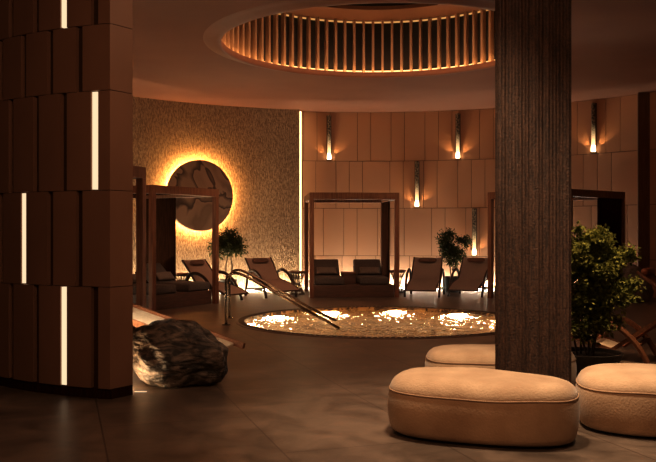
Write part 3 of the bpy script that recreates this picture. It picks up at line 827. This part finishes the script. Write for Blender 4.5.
# ------------------------------------------------------------------ rocks
def rock(name, label, loc, size, seed, m, cat, sub=5, shape=None):
    bm = bmesh.new(); bmesh.ops.create_icosphere(bm, subdivisions=sub, radius=1)
    for v in bm.verts:
        p = v.co.copy()
        d = 1 + .22 * noise.noise(p * 1.1 + Vector((seed, 0, 0))) + .13 * noise.noise(p * 2.3 + Vector((0, seed, 0)))
        rid = 1 - abs(noise.noise(p * 2.0 + Vector((seed, seed, 0)))) * 2
        d += .06 * rid + .035 * noise.noise(p * 6 + Vector((0, 0, seed))) + .012 * noise.noise(p * 16)
        q = p * d
        if shape: q = shape(q)
        if q.z < -.62: q.z = -.62 + (q.z + .62) * .08
        v.co = Vector((q.x * size[0], q.y * size[1], (q.z + .64) * size[2]))
    zmin = min(v.co.z for v in bm.verts)
    for v in bm.verts: v.co.z -= zmin
    me = bpy.data.meshes.new(name); bm.to_mesh(me); bm.free(); me.materials.append(m)
    for p in me.polygons: p.use_smooth = True
    o = bpy.data.objects.new(name, me); COL.objects.link(o); o.location = loc
    return tag(o, label, cat)
def overhang(q):
    # undercut at the lower left, crown leaning left
    k = max(0, -q.x) * max(0, .35 - q.z)
    q.x += .35 * k
    q.y += .30 * k
    if q.z > .2: q.x *= 1 - .25 * (q.z - .2)
    return q
rock('boulder', 'dark veined boulder on the floor beside the end of the partition', (-1.69, 8.90, 0), (.55, .40, .41), 2.6, M['rock'], 'rock', 5, overhang)
rock('boulder', 'dark boulder at the far right behind the shrub', (7.05, 19.2, 0), (.45, .40, .50), 7.7, M['boulder'], 'rock', 4)

# ------------------------------------------------------------------ timber lounge chairs (slanted rails, arched legs, canvas)
def lounge_chair(label, loc, rz, group):
    # local: x lateral, y from low foot end to raised head end
    t = thing('lounge_chair', label, 'lounge chair', loc, rz, group)
    prof = [(0, .30), (.55, .13), (.70, .13), (1.45, .74)]
    for sx in (-1, 1):
        x = sx * .32
        mb = MB(); mb.tube([(x, 0, .30), (x, .60, .115)], .032, 4, flat=(1.1, .8)); mb.build('seat_rail', M['oak'], t)
        mb = MB(); mb.tube([(x, .50, .06), (x, 1.55, .84)], .032, 4, flat=(1.1, .8)); mb.build('back_rail', M['oak'], t)
        x2 = sx * .385
        mb = MB(); mb.tube(spline([(x2, .48, .46), (x2, .62, .45), (x2, .78, .35), (x2, .93, .18), (x2, 1.03, .0)], 6), .036, 6, flat=(1.1, .8)); mb.build('arched_leg', M['oak'], t)
        mb = MB(); mb.tube(spline([(x2, .50, .45), (x2, .40, .3), (x2, .28, .0)], 5), .034, 6, flat=(1.1, .8)); mb.build('front_leg', M['oak'], t)
    for y, z in ((.36, .235), (.90, .20)):
        mb = MB(); mb.box(-.385, .385, y, y + .05, z, z + .04); mb.build('cross_bar', M['oak'], t, bevel=.006)
    mb = MB(); rows = []
    for x in (-.30, 0, .30): rows.append([(x, y, z + .045 - (.02 if x == 0 else 0)) for y, z in ((.02, .26), (.3, .175), (.55, .10), (.64, .13))])
    mb.quad_strip(rows); mb.quad_strip([[(p[0], p[1], p[2] - .02) for p in r] for r in rows]); mb.build('canvas_seat', M['cream'], t, smooth=True)
    mb = MB(); T = Matrix.Translation((0, .66, .19)) @ Matrix.Rotation(R(37), 4, 'X')
    mb.box(-.28, .28, .02, 1.02, -.07, .0, T); mb.build('back_cushion', M['terra'], t, smooth=True, bevel=.035, segs=3)
    mb = MB(); T = Matrix.Translation((0, 1.42, .83)) @ Matrix.Rotation(R(90), 4, 'Y')
    mb.lathe([(.001, -.29), (.06, -.28), (.075, -.25), (.075, .25), (.06, .28), (.001, .29)], 16, cap=False)
    mb.v = [tuple(T @ Vector(p)) for p in mb.v]; mb.build('head_roll', M['terra'], t, smooth=True)
    return t
G = 'timber lounge chairs with canvas seats'
LC = lounge_chair('timber lounge chair with cream canvas seat behind the leafy shrub', (3.29, 11.08, 0), R(-120), G)

def low_lounge(label, loc, rz, group):
    t = thing('lounge_chair', label, 'lounge chair', loc, rz, group)
    for sx in (-1, 1):
        x = sx * .32
        mb = MB(); mb.tube([(x, 0, .235), (x, 1.95, .74)], .044, 4, flat=(1.1, .8)); mb.build('side_rail', M['oak'], t)
        x2 = sx * .385
        mb = MB(); mb.tube(spline([(x2, .30, .30), (x2, .42, .2), (x2, .5, 0)], 5), .034, 6); mb.build('front_leg', M['oak'], t)
        mb = MB(); mb.tube(spline([(x2, 1.35, .58), (x2, 1.55, .35), (x2, 1.65, 0)], 5), .034, 6); mb.build('rear_leg', M['oak'], t)
    for y, z in ((.30, .27), (1.5, .56)):
        mb = MB(); mb.box(-.385, .385, y, y + .05, z, z + .04); mb.build('cross_bar', M['oak'], t, bevel=.006)
    mb = MB(); rows = []
    for x in (-.29, 0, .29): rows.append([(x, y, .235 + .259 * y + (-.03 if x == 0 else 0)) for y in (.12, .5, 1.0, 1.5, 1.9)])
    mb.quad_strip(rows); mb.quad_strip([[(p[0], p[1], p[2] - .02) for p in r] for r in rows]); mb.build('canvas_seat', M['cream'], t, smooth=True)
    return t
low_lounge('low timber lounge with cream canvas behind the veined boulder, mostly hidden', (-1.16, 9.80, 0), R(67), G)
dup(LC, (7.62, 15.75, 0), R(53), 'timber lounge chair with terracotta cushion at the right edge of the photo', G)

# ------------------------------------------------------------------ light
# added soft fill inside the oculus, ceiling downlights out of frame, added low warm fill
area((CX, CY, 6.33), (CX, CY, 0), 135, 4.2, 4.2, (1, .56, .32), 'DISK')
spot((.9, 6.5, 5.0), (1.3, 7.1, 0), 1080, 60, (1, .78, .54), .9, .25)
spot((3.0, 6.6, 5.0), (2.8, 7.2, 0), 600, 46, (1, .78, .54), .9, .2)
spot((3.6, 8.9, 5.0), (3.1, 9.75, 1.1), 1250, 30, (1, .66, .36), .8, .12)
spot((4.6, 10.6, 5.0), (3.7, 10.6, .2), 260, 34, (1, .62, .34), .8, .15)
area((-.5, 3.2, 4.9), (-1.2, 8, 0), 165, 3, 3, (1, .55, .30))  # unseen fill added to lift the partition and foreground
area((-6.2, 12.2, 4.3), (-3, 17, 1), 60, 2, 2, (1, .45, .2))  # fill added for the canopy daybeds on the left, no fixture
area((.9, 7.6, 4.8), (-1.9, 8.2, 1.0), 30, .8, .8, (1, .62, .38))  # added fill to brighten the partition end and boulder front
spot((-.6, 16.6, 5.0), (-1.9, 19.7, .5), 330, 62, (1, .66, .42), .9, .3)  # added spot without a fixture, lifts the left lounger slings
spot((2.4, 17.2, 5.0), (2.7, 20.7, .5), 150, 56, (1, .66, .42), .9, .3)  # likewise added, for the loungers right of the daybed
# light on the hidden back of the partition, grazing the boulder
area((-2.22, 8.52, .05), (-1.75, 8.85, .25), 10, .3, .08, (1, .66, .36))
area((-2.5, 9.6, .9), (-2.2, 10.0, .3), 16, .5, .3, (1, .82, .58))
w = bpy.data.worlds.new('world'); sc.world = w; w.use_nodes = True
w.node_tree.nodes['Background'].inputs[0].default_value = (1, .38, .18, 1); w.node_tree.nodes['Background'].inputs[1].default_value = .05
sc.view_settings.view_transform = 'Standard'
sc.view_settings.look = 'None'
sc.view_settings.exposure = 0.12
sc.view_settings.gamma = 0.80
sc.cycles.use_denoising = True
sc.cycles.max_bounces = 8
sc.cycles.diffuse_bounces = 4
sc.cycles.transmission_bounces = 6
sc.cycles.sample_clamp_indirect = 4
sc.cycles.caustics_reflective = False
sc.cycles.caustics_refractive = True
